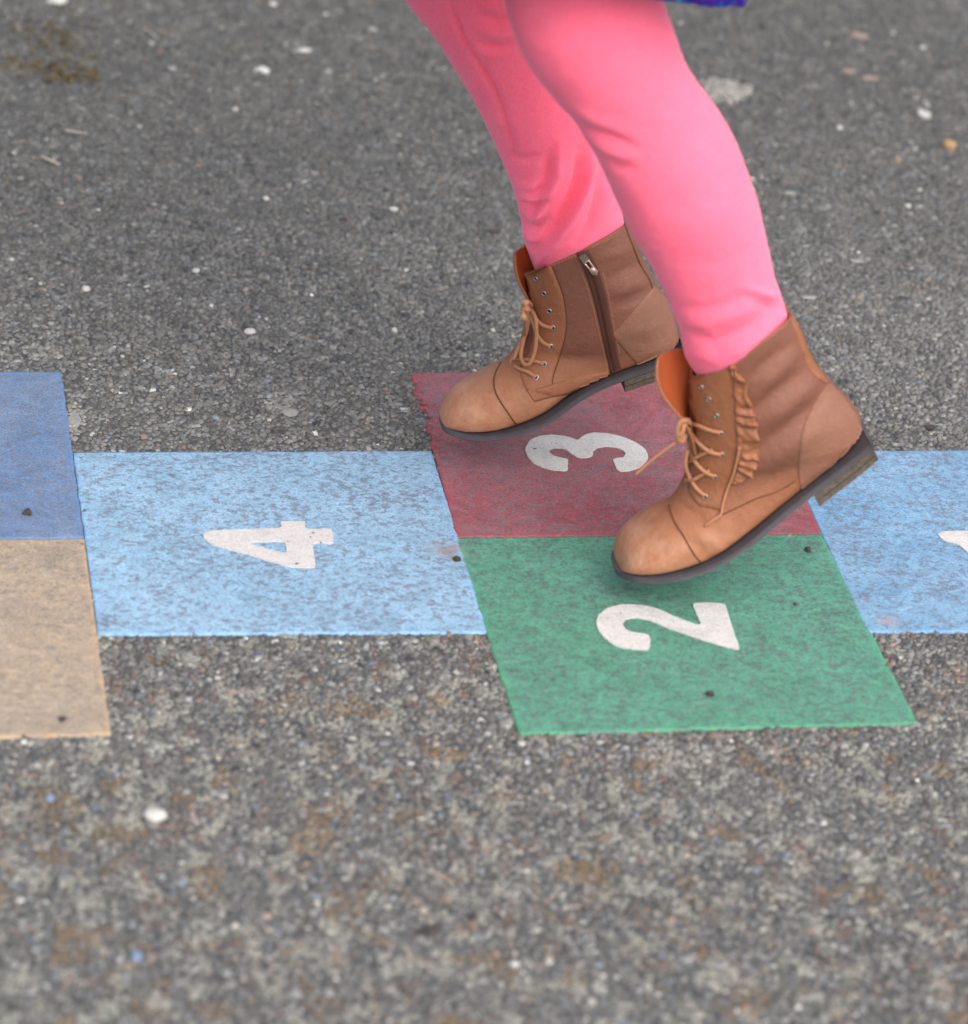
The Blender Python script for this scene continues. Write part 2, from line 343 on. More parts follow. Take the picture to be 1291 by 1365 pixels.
M_RED = tile_mat('red_thermoplastic', (.25, .050, .062), (.175, .115, .135), (.38, .035, .055), (.27, .105, .12), .48, .60)
M_GREEN = tile_mat('green_thermoplastic', (.072, .235, .15), (.085, .135, .12), (.06, .34, .17), (.085, .255, .19), .475, .58)
T_NAVY = tile('navy', 'hopscotch_square', M_NAVY, 'dark blue square at the left edge, above the tan square')
T_TAN = tile('tan', 'hopscotch_square', M_TAN, 'tan beige square at the left edge, below the dark blue square')
T_FOUR = tile('four', 'hopscotch_square', M_BLUE, 'light blue square marked with a white 4')
T_RED = tile('red', 'hopscotch_square', M_RED, 'dull red square marked with a white 3, crumbling at one edge', ragged=.009)
T_GREEN = tile('green', 'hopscotch_square', M_GREEN, 'green square marked with a white 2')
T_ONE = tile('one', 'hopscotch_square', M_BLUE1, 'blue square marked with a white 1 at the right edge')

def numeral(pts, hole, parent, o=(0, 0), s=1.0, label=None):
    def cv(L, n):
        P = np.array([(o[0] + x * s, o[1] + y * s) for x, y in L]); Q = []
        for i in range(len(P)):
            a, b, c, d = P[i - 1], P[i], P[(i + 1) % len(P)], P[(i + 2) % len(P)]
            for t in np.linspace(0, 1, n, endpoint=False):
                m_ = 0.28
                Q.append(((2*t**3-3*t*t+1) * b + (t**3-2*t*t+t) * (c - a) * m_ + (-2*t**3+3*t*t) * c + (t**3-t*t) * (d - b) * m_))
        out = []
        for x, y in Q:
            g_ = gnd(x, y, .0034); v = Vector(g_) * 260
            out.append(g_ + np.array([noise.noise(v), noise.noise(v + Vector((9, 9, 9))), 0]) * .0006)
        return out
    bm = bmesh.new(); loops = []; edges = []
    for L in ([pts] + ([hole] if hole else [])):
        vs = [bm.verts.new((p[0], p[1], .0034)) for p in cv(L, 7)]
        edges += [bm.edges.new((vs[i], vs[(i + 1) % len(vs)])) for i in range(len(vs))]
    bmesh.ops.triangle_fill(bm, edges=edges, use_beauty=True, normal=(0, 0, 1))
    top = list(bm.faces)
    for f in top:
        if f.normal.z < 0: f.normal_flip()
    r = bmesh.ops.extrude_face_region(bm, geom=top)
    for v in [e for e in r['geom'] if isinstance(e, bmesh.types.BMVert)]: pass
    ex = {e for e in r['geom'] if isinstance(e, bmesh.types.BMVert)}
    for v in bm.verts:
        if v not in ex: v.co.z = .0012
    bmesh.ops.recalc_face_normals(bm, faces=bm.faces)
    me = bpy.data.meshes.new('numeral'); bm.to_mesh(me); bm.free()
    return link('numeral', me, M_NUM, parent, smooth=False)
numeral([(531,493),(537,486),(570,482),(728,476),(731,462),(738,459),(790,459),(797,465),(799,478),(860,479),(867,486),(871,510),(864,516),(817,517),(824,572),(817,579),(775,579),(738,573),(640,543),(556,519),(535,506)],
        [(648,515),(739,512),(747,539),(735,540)], T_FOUR, (0, 460), .5112)
numeral([(498,520),(530,524),(558,525),(563,505),(558,491),(520,485),(505,477),(499,466),(507,456),(530,452),(560,458),(600,474),(650,492),(700,508),(740,520),(766,524),(760,500),(748,465),(737,428),(728,420),(690,418),(661,420),(667,440),(678,465),(668,468),(620,450),(580,432),(545,424),(500,422),(465,430),(446,445),(439,462),(445,482),(460,500),(478,513)],
        None, T_GREEN, (540, 560), .5817)
numeral([(640,1246),(668,1244),(671,1220),(672,1195),(640,1189),(605,1178),(588,1165),(590,1152),(610,1143),(645,1145),(670,1155),(690,1172),(710,1184),(735,1189),(765,1186),(783,1178),(786,1160),(803,1145),(840,1137),(885,1140),(920,1155),(932,1170),(923,1186),(892,1191),(876,1196),(882,1215),(893,1240),(912,1250),(960,1244),(1005,1225),(1030,1200),(1033,1175),(1015,1145),(975,1118),(920,1095),(860,1080),(790,1075),(748,1085),(722,1104),(712,1108),(690,1100),(655,1090),(600,1085),(545,1090),(505,1105),(485,1130),(479,1155),(490,1185),(515,1210),(555,1230),(600,1242)],
        None, T_RED, (560, 260), .2943)
numeral([(1251,712),(1261,708),(1340,706.5),(1425,706),(1431,727),(1312,729),(1330,748),(1308,751),(1280,727),(1258,719)], None, T_ONE)

# ------------------------------------------------------------------ person
Y_FAR = float(gnd(650, 585)[1]) - 0.045
Y_NEAR = float(gnd(870, 778)[1]) - 0.020
print('Y', Y_FAR, Y_NEAR, gnd(650, 588), gnd(870, 778))
person = bpy.data.objects.new('person', None); C.objects.link(person)
person['category'] = 'person'; person['label'] = 'person hopping in pink leggings, tan lace-up ankle boots and a blue sequinned hem'
person['kind'] = 'thing'

def leg_rings(pairs, Y, Yhip, kdep):
    """pairs of outline pixels -> rings; after index kdep the leg moves sideways to the hip"""
    n = len(pairs); R = []
    for i, (l, r) in enumerate(pairs):
        y = Y if i <= kdep else Y + (Yhip - Y) * (i - kdep) / (n - 1 - kdep)
        a, b = onY(l[0], l[1], y), onY(r[0], r[1], y)
        R.append(np.r_[(a + b) / 2, (b - a) / 2])
    R = catmull(R, 120); V = []; F = []; k = 48
    for q_, r in enumerate(R):
        dep = .70 + .23 * min(1, max(0, (q_ - 6) / 16))
        c, h = r[:3], r[3:]; wd = np.linalg.norm(h)
        for j in range(k):
            th = 2 * math.pi * j / k; V.append(c + h * math.cos(th) + np.array([0, 1, 0]) * wd * dep * math.sin(th))
    for i in range(len(R) - 1):
        for j in range(k): F.append((i * k + j, i * k + (j + 1) % k, (i + 1) * k + (j + 1) % k, (i + 1) * k + j))
    F.append(tuple(range(k))[::-1]); F.append(tuple(range((len(R) - 1) * k, len(R) * k)))
    return V, F
NEAR = [((972,588),(1050,545)), ((952,540),(1046,488)), ((930,502),(1047,432)), ((914,478),(1047,408)), ((905,442),(1035,375)), ((889,399),(1022,318)), ((863,347),(1006,252)), ((838,304),(988,204)),
        ((815,252),(966,158)), ((789,200),(934,113)), ((763,160),(914,80)), ((737,130),(902,50)), ((702,82),(890,16)), ((683,39),(878,-20)), ((674,0),(872,-50)),
        ((668,-50),(885,-88)), ((690,-125),(915,-120)), ((760,-205),(960,-150)), ((850,-290),(1030,-190)), ((960,-380),(1120,-250))]
FAR = [((750,465),(825,425)), ((732,402),(826,355)), ((712,357),(832,300)), ((699,321),(826,265)), ((692,286),(814,232)), ((676,230),(800,190)), ((655,182),(788,132)), ((626,126),(772,66)),
       ((600,82),(756,20)), ((574,44),(742,-10)), ((541,0),(722,-60)), ((515,-50),(714,-105)), ((510,-110),(725,-140)), ((570,-190),(770,-175)), ((680,-280),(850,-210)), ((830,-370),(980,-270))]
def build_leggings():
    g = Geo(); ym = (Y_FAR + Y_NEAR) / 2
    g.add(*leg_rings(NEAR, Y_NEAR, ym - .085, 13)); g.add(*leg_rings(FAR, Y_FAR, ym + .085, 10))
    hn = onY(1040, -315, ym - .06); hf = onY(905, -320, ym + .06)
    c = (hn + hf) / 2
    # pelvis: fat capsule across both hips
    bm = bmesh.new(); bmesh.ops.create_uvsphere(bm, u_segments=32, v_segments=20, radius=1)
    for v in bm.verts: v.co = Vector(c + np.array([v.co.x * .125 + v.co.z * .03, v.co.y * .175, v.co.z * .15 + .05]))
    me = bpy.data.meshes.new('p'); bm.to_mesh(me); bm.free()
    g.add([v.co for v in me.vertices], [tuple(p.vertices) for p in me.polygons])
    o = link('tmp', mesh('tmp', g.V, g.F))
    md = o.modifiers.new('r', 'REMESH'); md.mode = 'VOXEL'; md.voxel_size = .0024
    ms = o.modifiers.new('s', 'SMOOTH'); ms.iterations = 14; ms.factor = .5
    me = bpy.data.meshes.new_from_object(o.evaluated_get(bpy.context.evaluated_depsgraph_get()))
    bpy.data.objects.remove(o)
    n = len(me.vertices); P = np.empty(n * 3); me.vertices.foreach_get('co', P); P = P.reshape(-1, 3)
    Nn = np.empty(n * 3); me.vertex_normals.foreach_get('vector', Nn); Nn = Nn.reshape(-1, 3)
    px = project(P); face = np.clip(-(Nn @ FW) * 1.6 + .35, 0, 1); near = P[:, 1] < ym
    D = np.zeros(n)
    def fold(pl, amp, sig, isnear, end=1.0):
        pl = np.array(pl, float); best = np.full(n, 1e9); tt = np.zeros(n); L = 0
        seg = np.linalg.norm(np.diff(pl, axis=0), axis=1); tot = seg.sum()
        for i in range(len(pl) - 1):
            d = pl[i + 1] - pl[i]; t = np.clip(((px - pl[i]) @ d) / (d @ d), 0, 1); q = np.linalg.norm(px - (pl[i] + t[:, None] * d), axis=1)
            u = (L + t * seg[i]) / tot; s = q < best; best[s] = q[s]; tt[s] = u[s]; L += seg[i]
        wgt = np.exp(-(best / sig) ** 2) * np.sin(np.pi * np.clip(tt, .04, .96)) ** .6
        D[:] += amp * (1.3 if isnear else 2.0) * wgt * face * (near == isnear)
    # near leg: folds at the boot top, behind the knee, faint ones down the calf
    for a in ([(915,470),(960,478),(1010,452),(1045,420)], ): fold(a, .0030, 9, True)
    for a in ([(905,440),(950,455),(1000,435),(1040,402)], [(1000,400),(1025,406),(1045,412)]): fold(a, -.0030, 7, True)
    for a in ([(900,425),(940,432),(990,415),(1034,385)], [(930,495),(965,488),(1000,468)]): fold(a, .0022, 8, True)
    fold([(898,405),(935,412),(980,402),(1015,380)], -.0015, 7, True); fold([(990,384),(1012,388),(1038,398)], .0028, 6, True)
    fold([(750,152),(785,172),(815,182),(848,196)], -.0028, 6, True); fold([(755,142),(795,160),(840,178)], .0018, 8, True); fold([(780,180),(812,202),(850,210)], .0022, 6, True); fold([(800,205),(826,222),(852,226)], -.0018, 6, True); fold([(760,168),(780,186),(798,208)], .0014, 6, True)
    fold([(680,30),(730,48),(800,40)], -.0012, 14, True); fold([(870,290),(920,300),(990,280)], .001, 18, True); fold([(900,350),(960,350),(1010,330)], -.001, 14, True)
    fold([(800,215),(850,260),(890,330)], .0012, 20, True)
    # far leg: seam groove, long twisted ridges to the boot, knee folds
    fold([(597,-10),(604,10),(618,48),(640,84),(660,118),(672,150),(683,190),(688,215)], -.0022, 4.5, False)
    fold([(788,185),(787,225),(778,258),(764,292),(742,325),(720,350)], .0052, 6, False)
    fold([(774,200),(770,240),(757,270),(738,300),(716,330)], -.0046, 7, False)
    fold([(748,190),(745,232),(733,264),(716,292),(704,312)], .0034, 7, False); fold([(733,205),(727,240),(714,266)], -.0026, 6, False)
    fold([(803,225),(798,262),(786,295),(770,318)], -.0034, 6, False); fold([(815,240),(812,272),(800,300)], .0022, 6, False)
    fold([(688,244),(706,250),(728,242)], .0016, 4, False); fold([(690,258),(712,266),(736,254)], .0024, 4, False); fold([(692,268),(714,276),(734,264)], -.0026, 4, False)
    fold([(694,282),(716,289),(732,278)], .0024, 4, False); fold([(697,296),(714,303),(728,292)], -.0026, 4.5, False); fold([(700,312),(714,320),(728,310)], .002, 5, False)
    fold([(672,205),(700,214),(722,206)], -.0012, 5, False); fold([(655,160),(672,166),(690,160)], .0010, 5, False)
    for yy in (8, 26, 44, 62): fold([(640,yy - 4),(665,yy + 2),(690,yy - 2)], .0024 if (yy // 18) % 2 == 0 else -.0024, 6, False)
    fold([(618,58),(650,70),(690,62)], .0018, 7, False); fold([(790,150),(815,215),(828,262)], .0015, 9, False)
    P += Nn * D[:, None]
    nz = np.array([noise.noise(Vector(p * 22)) for p in P]); P += Nn * (nz * .0012 + .00035 * np.array([noise.noise(Vector((p[0] * 90, p[1] * 90, p[2] * 160))) for p in P]))[:, None]
    me.vertices.foreach_set('co', P.ravel()); me.update(); me.name = 'leggings'
    o = link('leggings', me, M_PINK, person)
    return o, c
LEG, HIP = build_leggings()
# side seam of the far leg and hem stitching are sewn on top of the cloth
bvh_leg = BVHTree.FromPolygons([v.co for v in LEG.data.vertices], [p.vertices for p in LEG.data.polygons])
def cast(bvh, px, py, off=0.0):
    d = Vector(ray(px, py)); h, nrm, i, t = bvh.ray_cast(Vector(CAM), d)
    if h is None: return None
    if nrm.dot(d) > 0: nrm = -nrm
    return np.array(h + nrm * off), np.array(nrm)

# skirt hem
def skirt():
    m, n, b = mat('blue_sequins', 0.3, 0.6); p = pos(n)
    v = N(n, 'ShaderNodeTexVoronoi', Scale=260.0); n.links.new(p, v.inputs['Vector'])
    c = mix(n, ramp(n, v.outputs['Color'], [(0.35, 0.0), (0.6, 1.0)]), (.015, .02, .42), (.09, .02, .30))
    c = mix(n, ramp(n, noise_tex(n, p, 150, 3), [(0.58, 0.0), (0.68, 1.0)]), c, (.02, .30, .65))
    n.links.new(c, b.inputs['Base Color']); b.inputs['Metallic'].default_value = 0.4
    n.links.new(bump(n, v.outputs['Distance'], 0.6, 0.001), b.inputs['Normal'])
    yn = Y_NEAR - .10; ce, c2 = onY(1003, 14, yn), onY(888, 1, yn); slope = (c2[2] - ce[2]) / (ce[0] - c2[0])
    cx, cy, cz = HIP; V = []; F = []; k = 160; rows = 24; ry = cy - yn; rx = .19; x0 = ce[0] - rx + .003
    for i in range(rows + 1):
        t = i / rows
        for j in range(k):
            a = 2 * math.pi * j / k; co, si = math.cos(a), math.sin(a); ex = .12 + .7 * t
            qx = math.copysign(abs(co) ** ex, co); qy = math.copysign(abs(si) ** ex, si); fl = .0025 * math.sin(a * 11 + 1) * (1 - t) ** 1.2
            X = (x0 + rx * qx) * (1 - t) + (cx - .02 + .14 * qx) * t; Yy = cy + (ry * (1 - t) + .17 * t) * qy + fl
            zl_ = ce[2] + slope * (ce[0] - X)
            V.append((X + fl * .3, Yy, zl_ * (1 - t) + (cz + .2) * t))
    for i in range(rows):
        for j in range(k): F.append((i * k + j, i * k + (j + 1) % k, (i + 1) * k + (j + 1) % k, (i + 1) * k + j))
    o = link('skirt', mesh('skirt', V, F), m, person, label='shiny blue and purple sequinned hem')
    md = o.modifiers.new('t', 'SOLIDIFY'); md.thickness = .002
skirt()

# ------------------------------------------------------------------ boots
def boot(rings, widths, Y, deep, loose):
    """rings: (A outline in front, B outline behind / sole edge) pixels.  Returns upper object, bvh, sole stations"""
    R = []
    for (A, B, side), wd in zip(rings, widths):
        a = onY(A[0], A[1], Y); b = onY(B[0], B[1], Y - side * wd); b = np.array([b[0], Y, b[2]])
        R.append(np.r_[a[0], a[2], b[0], b[2], wd, side, [.0200, .0185, .015, .010, .005, .001][len(R)] if len(R) < 6 else 0])
    R = np.array(R); nr = 110; k = 72
    Q = catmull(R, nr); V = []; F = []
    def sm(c, w_): kx = np.hanning(w_ + 2)[1:-1]; kx /= kx.sum(); h_ = w_ // 2; return np.convolve(np.r_[2 * c[0] - c[1:h_ + 1][::-1], c, 2 * c[-1] - c[-h_ - 1:-1][::-1]], kx, 'valid')
    for ci, w_ in ((0, 9), (1, 9), (2, 7), (3, 7), (4, 11), (5, 31), (6, 21)): Q[:, ci] = sm(Q[:, ci], w_)
    def section(r, inset=0.0):
        ax, az, bx, bz, wd, side, lift = r; s_ = min(max(side, 0), 1); out = []
        Lx, Lz = bx - ax, bz - az; L = math.hypot(Lx, Lz) + 1e-9
        c0 = .5 + .13 * s_
        for j in range(k):
            th = 2 * math.pi * j / k; cs, sn = math.cos(th), math.sin(th)
            if cs > 0: e = 1.0 + .0 * s_; s = c0 - c0 * abs(cs) ** e * (1); wv = abs(sn) ** (1.0 - .05 * s_)
            else: e = 1.0 - .45 * s_; s = c0 + (1 - c0) * abs(cs) ** e; wv = abs(sn) ** (1.0 - .45 * s_)
            s = s * (1 - 2 * inset / L) + inset / L
            out.append((ax + Lx * s, Y + math.copysign(wv, sn) * max(wd - inset, .001) * (1 if abs(sn) > 1e-6 else 0), az + Lz * s + lift * wv))
        return out
    for r in Q: V += section(r)
    # toe end closes on its last ring's middle
    tip = len(V); m_ = np.mean(V[-k:], axis=0); V.append(tuple(m_ + np.array([-.0015, 0, -.0005])))
    for i in range(nr - 1):
        for j in range(k): F.append((i * k + j, (i + 1) * k + j, (i + 1) * k + (j + 1) % k, i * k + (j + 1) % k))
    for j in range(k): F.append(((nr - 1) * k + j, tip, (nr - 1) * k + (j + 1) % k))
    V = np.array(V); nout = len(V)
    me0 = mesh('x', V, F); Nn = np.empty(len(V) * 3); me0.vertex_normals.foreach_get('vector', Nn); Nn = Nn.reshape(-1, 3)
    sgn = np.sign(((V - V.mean(0)) * Nn).sum()); Nn *= sgn; bpy.data.meshes.remove(me0)
    px = project(V); D = np.zeros(len(V))
    for pl, amp, sig in deep:
        pl = np.array(pl, float); best = np.full(len(V), 1e9); tt = np.zeros(len(V)); L = 0; seg = np.linalg.norm(np.diff(pl, axis=0), axis=1); tot = seg.sum()
        for i in range(len(pl) - 1):
            d = pl[i + 1] - pl[i]; t = np.clip(((px - pl[i]) @ d) / (d @ d), 0, 1); q = np.linalg.norm(px - (pl[i] + t[:, None] * d), axis=1)
            s = q < best; best[s] = q[s]; tt[s] = (L + t[s] * seg[i]) / tot; L += seg[i]
        D += amp * 1.2 * np.exp(-(best / sig) ** 2) * np.clip(-(Nn @ FW) * 2, 0, 1) * np.sin(np.pi * np.clip(tt, .06, .94)) ** .5
    D += np.array([noise.noise(Vector(v * 28)) for v in V]) * .0011
    V = V + Nn * D[:, None]
    V = [tuple(v) for v in V]
    # rolled rim and lining
    base_prev = 0; inner = []
    for t, (d, ins) in enumerate(((-.0012, .0009), (0.0, .0030), (.007, .0042), (.018, .0080), (.030, .0110))):
        idx = min(nr - 1, max(0, d) / .0022 / 1.0); r = Q[int(idx)]
        sec = np.array(section(r, ins))
        if d < 0:
            up = np.array([Q[0][0] - Q[6][0] + Q[0][2] - Q[6][2], 0, Q[0][1] - Q[6][1] + Q[0][3] - Q[6][3]]); up /= np.linalg.norm(up); sec = sec + up * .0012
        b = len(V); V += [tuple(v) for v in sec]; prev = 0 if t == 0 else inner[-1]
        for j in range(k): F.append((prev + j, prev + (j + 1) % k, b + (j + 1) % k, b + j))
        inner.append(b)
    me = mesh('boot', V, F); o = link('boot', me, [M_LEA, M_LIN], person)
    nf = (nr - 1) * k + k
    sh = np.zeros(len(V), np.float32); f_ = np.arange(nr) / (nr - 1) * 16
    sh[:nr * k] = np.repeat(np.clip((8.2 - f_) / 3.0, 0, 1), k); to = np.zeros(len(V), np.float32); to[:nr * k] = np.repeat(np.clip((f_ - 8.5) / 4.5, 0, 1) * .8, k); at = me.attributes.new('toe', 'FLOAT', 'POINT'); at.data.foreach_set('value', to); at = me.attributes.new('shaft', 'FLOAT', 'POINT'); at.data.foreach_set('value', sh)
    for i, p in enumerate(me.polygons):
        if i >= nf + k * 2: p.material_index = 1
    bm = bmesh.new(); bm.from_mesh(me); bmesh.ops.recalc_face_normals(bm, faces=bm.faces); bm.to_mesh(me); bm.free()
    bvh = BVHTree.FromPolygons([Vector(v) for v in V], F)
    return o, bvh, Q, R
def sole(Q, Y, parent, th, wadd=.0028, heelfrac=.27, heelh=.0118):
    """the outsole follows the lower edge of the upper; heel block under its rear"""
    S = Q[Q[:, 5] > .5]; S = np.array([(q[2], q[3], q[4]) for q in S])       # heel -> toe : x, z, halfwidth
    xh = S[0]; d0 = S[0, :2] - S[3, :2]; d0 /= np.linalg.norm(d0)
    back = [np.r_[xh[:2] + d0 * e, wd] for e, wd in ((-.0006, .017), (-.0010, .023), (-.0012, .028))]
    front_d = S[-1, :2] - S[-4, :2]; front_d /= np.linalg.norm(front_d)
    S = np.vstack([back, S]); S = S[:-1]
    S = np.vstack([S, np.r_[S[-1, :2] + front_d * .003, S[-1, 2] * .8], np.r_[S[-1, :2] + front_d * .0055, S[-1, 2] * .45]])
    T = np.gradient(S[:, :2], axis=0); T /= np.linalg.norm(T, axis=1)[:, None]; D = np.stack([-T[:, 1], T[:, 0]], 1)
    D[D[:, 1] > 0] *= -1
    D = np.array([D[max(0, i - 4):i + 5].mean(0) for i in range(len(D))]); D /= np.linalg.norm(D, axis=1)[:, None]
    def slab(S, D, t0, t1, wa, bev=.0012):
        V = []; F = []; prof = ((t0, 0), (t0, 1), (t0 + bev, 1.0), (t1 - bev, 1.0), (t1, .97), (t1, 0))
        n = len(S)
        loop = [(t0, -1), (t0 + bev * .3, -1.0), ((t0 + t1) / 2, -.985), (t1 - bev, -1.0), (t1, -.96), (t1, .96), (t1 - bev, 1.0), ((t0 + t1) / 2, .985), (t0 + bev * .3, 1.0), (t0, 1)]
        for s, d in zip(S, D):
            for t, y in loop: V.append((s[0] + d[0] * t, Y + y * (s[2] + wa), s[1] + d[1] * t))
        m_ = len(loop)
        for i in range(n - 1):
            for j in range(m_): F.append((i * m_ + j, i * m_ + (j + 1) % m_, (i + 1) * m_ + (j + 1) % m_, (i + 1) * m_ + j))
        F.append(tuple(range(m_))); F.append(tuple(range((n - 1) * m_, n * m_))[::-1])
        me = mesh('slab', V, F); bm = bmesh.new(); bm.from_mesh(me); bmesh.ops.recalc_face_normals(bm, faces=bm.faces)
        for e in bm.edges: e.smooth = len(e.link_faces) == 2 and e.calc_face_angle(0) < math.radians(32)
        bm.to_mesh(me); bm.free(); return me
    me = slab(S, D, -.0012, th, wadd); me.name = 'sole'; link('sole', me, M_SOLE, parent)
    arc = np.r_[0, np.cumsum(np.linalg.norm(np.diff(S[:, :2], axis=0), axis=1))]; nh = int(np.searchsorted(arc, arc[-1] * heelfrac))
    H = S[:nh].copy(); Dh = np.repeat(D[nh // 2:nh // 2 + 1] + .30 * T[nh // 2:nh // 2 + 1], nh, 0)
    lay = 2
    for i in range(lay):
        a = th + heelh * i / lay + .0002 * (i + 1); b = th + heelh * (i + 1) / lay
        me = slab(H, Dh, a - (.004 if i == 0 else 0), b, wadd - .0012 - .0003 * i, .0004); me.name = 'heel_lift'
        link('heel_lift', me, M_HEEL, parent)
    return S, D
def curve_on(bvh, pl, off, n=None, sm=True):
    pl = np.array(pl, float); L = np.linalg.norm(np.diff(pl, axis=0), axis=1).sum(); n = n or max(4, int(L / 3))
    P = catmull(pl, n); out = []
    for x, y in P:
        h = cast(bvh, x, y, off)
        if h is not None: out.append(h[0])
    return np.array(out)
def seam(bvh, pl, parent, r=.00065, m=None, off=.0001):
    P = curve_on(bvh, pl, off)
    if len(P) > 2: Geo().tube(P, r, 6).link('seam', m or M_SEAM, parent)
def stitches(bvh, lines, parent, step=3.4):
    g = Geo()
    for pl in lines:
        pl = np.array(pl, float); L = np.linalg.norm(np.diff(pl, axis=0), axis=1).sum(); P = curve_on(bvh, pl, .0002, max(4, int(L / step) * 2))
        for i in range(0, len(P) - 1, 2):
            if np.linalg.norm(P[i + 1] - P[i]) < .006: g.tube([P[i], (P[i] + P[i + 1]) / 2 + 0, P[i] * .25 + P[i + 1] * .75], .00035, 4)
    if g.V: g.link('stitching', M_STI, parent, kind='stuff')
def strip(bvh, Lp, Rp, off, thick, name, m, parent, nv=60, nu=14, bulge=0.0, wav=None):
    """a panel lying on the surface between two outline curves, with its own thickness and rounded edges"""
    Lc, Rc = catmull(Lp, nv), catmull(Rp, nv); V = []; F = []; ok = True; last = None
    G = np.zeros((nv, nu, 3)); NN = np.zeros((nv, nu, 3))
    for i in range(nv):
        for j in range(nu):
            u = j / (nu - 1); x, y = Lc[i] * (1 - u) + Rc[i] * u; h = cast(bvh, x, y, 0)
            if h is None: h = last
            if h is None: h = (onY(x, y, Y_NEAR), np.array([0, -1., 0]))
            last = h; e = min(i, nv - 1 - i) / 2, min(j, nu - 1 - j) / 1.0
            o_ = off * min(1, .35 + .65 * min(e)) + bulge * math.sin(math.pi * u) ** .7
            if wav: o_ += wav(i / (nv - 1), u)
            G[i, j] = h[0]; NN[i, j] = h[1]; V.append(tuple(h[0] + h[1] * o_))
    for i in range(nv - 1):
        for j in range(nu - 1): a = i * nu + j; F.append((a, a + 1, a + nu + 1, a + nu))
    b = len(V); brd = [j for j in range(nu)] + [i * nu + nu - 1 for i in range(1, nv)] + [(nv - 1) * nu + j for j in range(nu - 2, -1, -1)] + [i * nu for i in range(nv - 2, 0, -1)]
    Gf, Nf = G.reshape(-1, 3), NN.reshape(-1, 3)
    for q in brd: V.append(tuple(Gf[q] - Nf[q] * .0008))
    for q in range(len(brd)): q2 = (q + 1) % len(brd); F.append((brd[q], brd[q2], b + q2, b + q))
    me = mesh(name, V, F); bm = bmesh.new(); bm.from_mesh(me); bmesh.ops.recalc_face_normals(bm, faces=bm.faces); bm.to_mesh(me); bm.free()
    o = link(name, me, m, parent)
    return o
def bvh_of(objs):
    V = []; F = []
    for o in objs:
        b = len(V); V += [v.co.copy() for v in o.data.vertices]; F += [tuple(i + b for i in p.vertices) for p in o.data.polygons]
    return BVHTree.FromPolygons(V, F)
def ring_geo(c, nrm, r, tr, k=14, kk=6):
    nrm = nrm / np.linalg.norm(nrm); a = np.cross(nrm, [0, 0, 1.]); a /= np.linalg.norm(a); b = np.cross(nrm, a); V = []; F = []
    for i in range(k):
        t = 2 * math.pi * i / k; rad = math.cos(t) * a + math.sin(t) * b
        for j in range(kk): s = 2 * math.pi * j / kk; V.append(c + rad * (r + tr * math.cos(s)) + nrm * tr * math.sin(s))
    for i in range(k):
        for j in range(kk): F.append((i * kk + j, i * kk + (j + 1) % kk, ((i + 1) % k) * kk + (j + 1) % kk, ((i + 1) % k) * kk + j))
    return V, F
def eyelets(bvh, pts, parent, r=.0021):
    for x, y in pts:
        h = cast(bvh, x, y, .0003)
        if h is None: continue
        g = Geo().add(*ring_geo(h[0], h[1], r, .0007))
        n_ = h[1]; a = np.cross(n_, [0, 0, 1.]); a /= np.linalg.norm(a); b = np.cross(n_, a)
        V = [h[0] + n_ * .0001 + r * (math.cos(t) * a + math.sin(t) * b) for t in np.linspace(0, 2 * math.pi, 12, endpoint=False)]
        g.add(V, [tuple(range(12))]); e = g.link('eyelet', [M_MET, M_DARK], parent); e.data.polygons[len(g.F) - 1].material_index = 1
def lace(pts, parent, r=.0018, name='lace'):
    """pts: 3D points"""
    P = catmull(pts, max(12, len(pts) * 8)); Geo().tube(P, r, 8).link(name, M_LACE, parent)
def lace_px(bvh, pl, parent, lift, r=.0018, Yd=None):
    """pixels with heights above the boot: the cord passes over the leather at that height"""
    out = []
    for (x, y), l in zip(pl, lift):
        h = cast(bvh, x, y, 0)
        if h is None: p = onY(x, y, Yd if Yd is not None else out[-1][1] if out else Y_NEAR)
        else: p = h[0] - ray(x, y) * l
        out.append(np.array(p))
    lace(out, parent, r); return out
def tongue(rows, Y, parent, half=.026):
    """rows: (pixel of centre line, half width scale, curl) from the throat up; sheet curved round the shin"""
    R = []
    for (x, y), wsc, cu, tw in rows:
        p = onY(x, y, Y); R.append((p[0], p[2], wsc, cu, tw))
    R = catmull(R, 26); V = []; F = []; nu = 21
    for (x, z, wsc, cu, tw) in R:
        for j in range(nu):
            u = j / (nu - 1) * 2 - 1; yy = u * half * wsc
            V.append((x + cu * yy * yy + tw * yy, Y + yy * (1 - .25 * tw), z + cu * yy * yy * .15))
    for i in range(len(R) - 1):
        for j in range(nu - 1): a = i * nu + j; F.append((a, a + 1, a + nu + 1, a + nu))
    me = mesh('tongue', V, F); o = link('tongue', me, [M_LEA, M_LIN], parent)
    # which side faces the leg (+x)?
    nx = sum(p.normal.x for p in me.polygons)
    md = o.modifiers.new('t', 'SOLIDIFY'); md.thickness = .0026; md.offset = 0
    if nx > 0: me.flip_normals()
    md.material_offset = 1; return o
WN = [.046, .0445, .0425, .041, .0395, .037, .0345, .0335, .0335, .036, .0395, .0425, .043, .041, .0365, .029, .018]

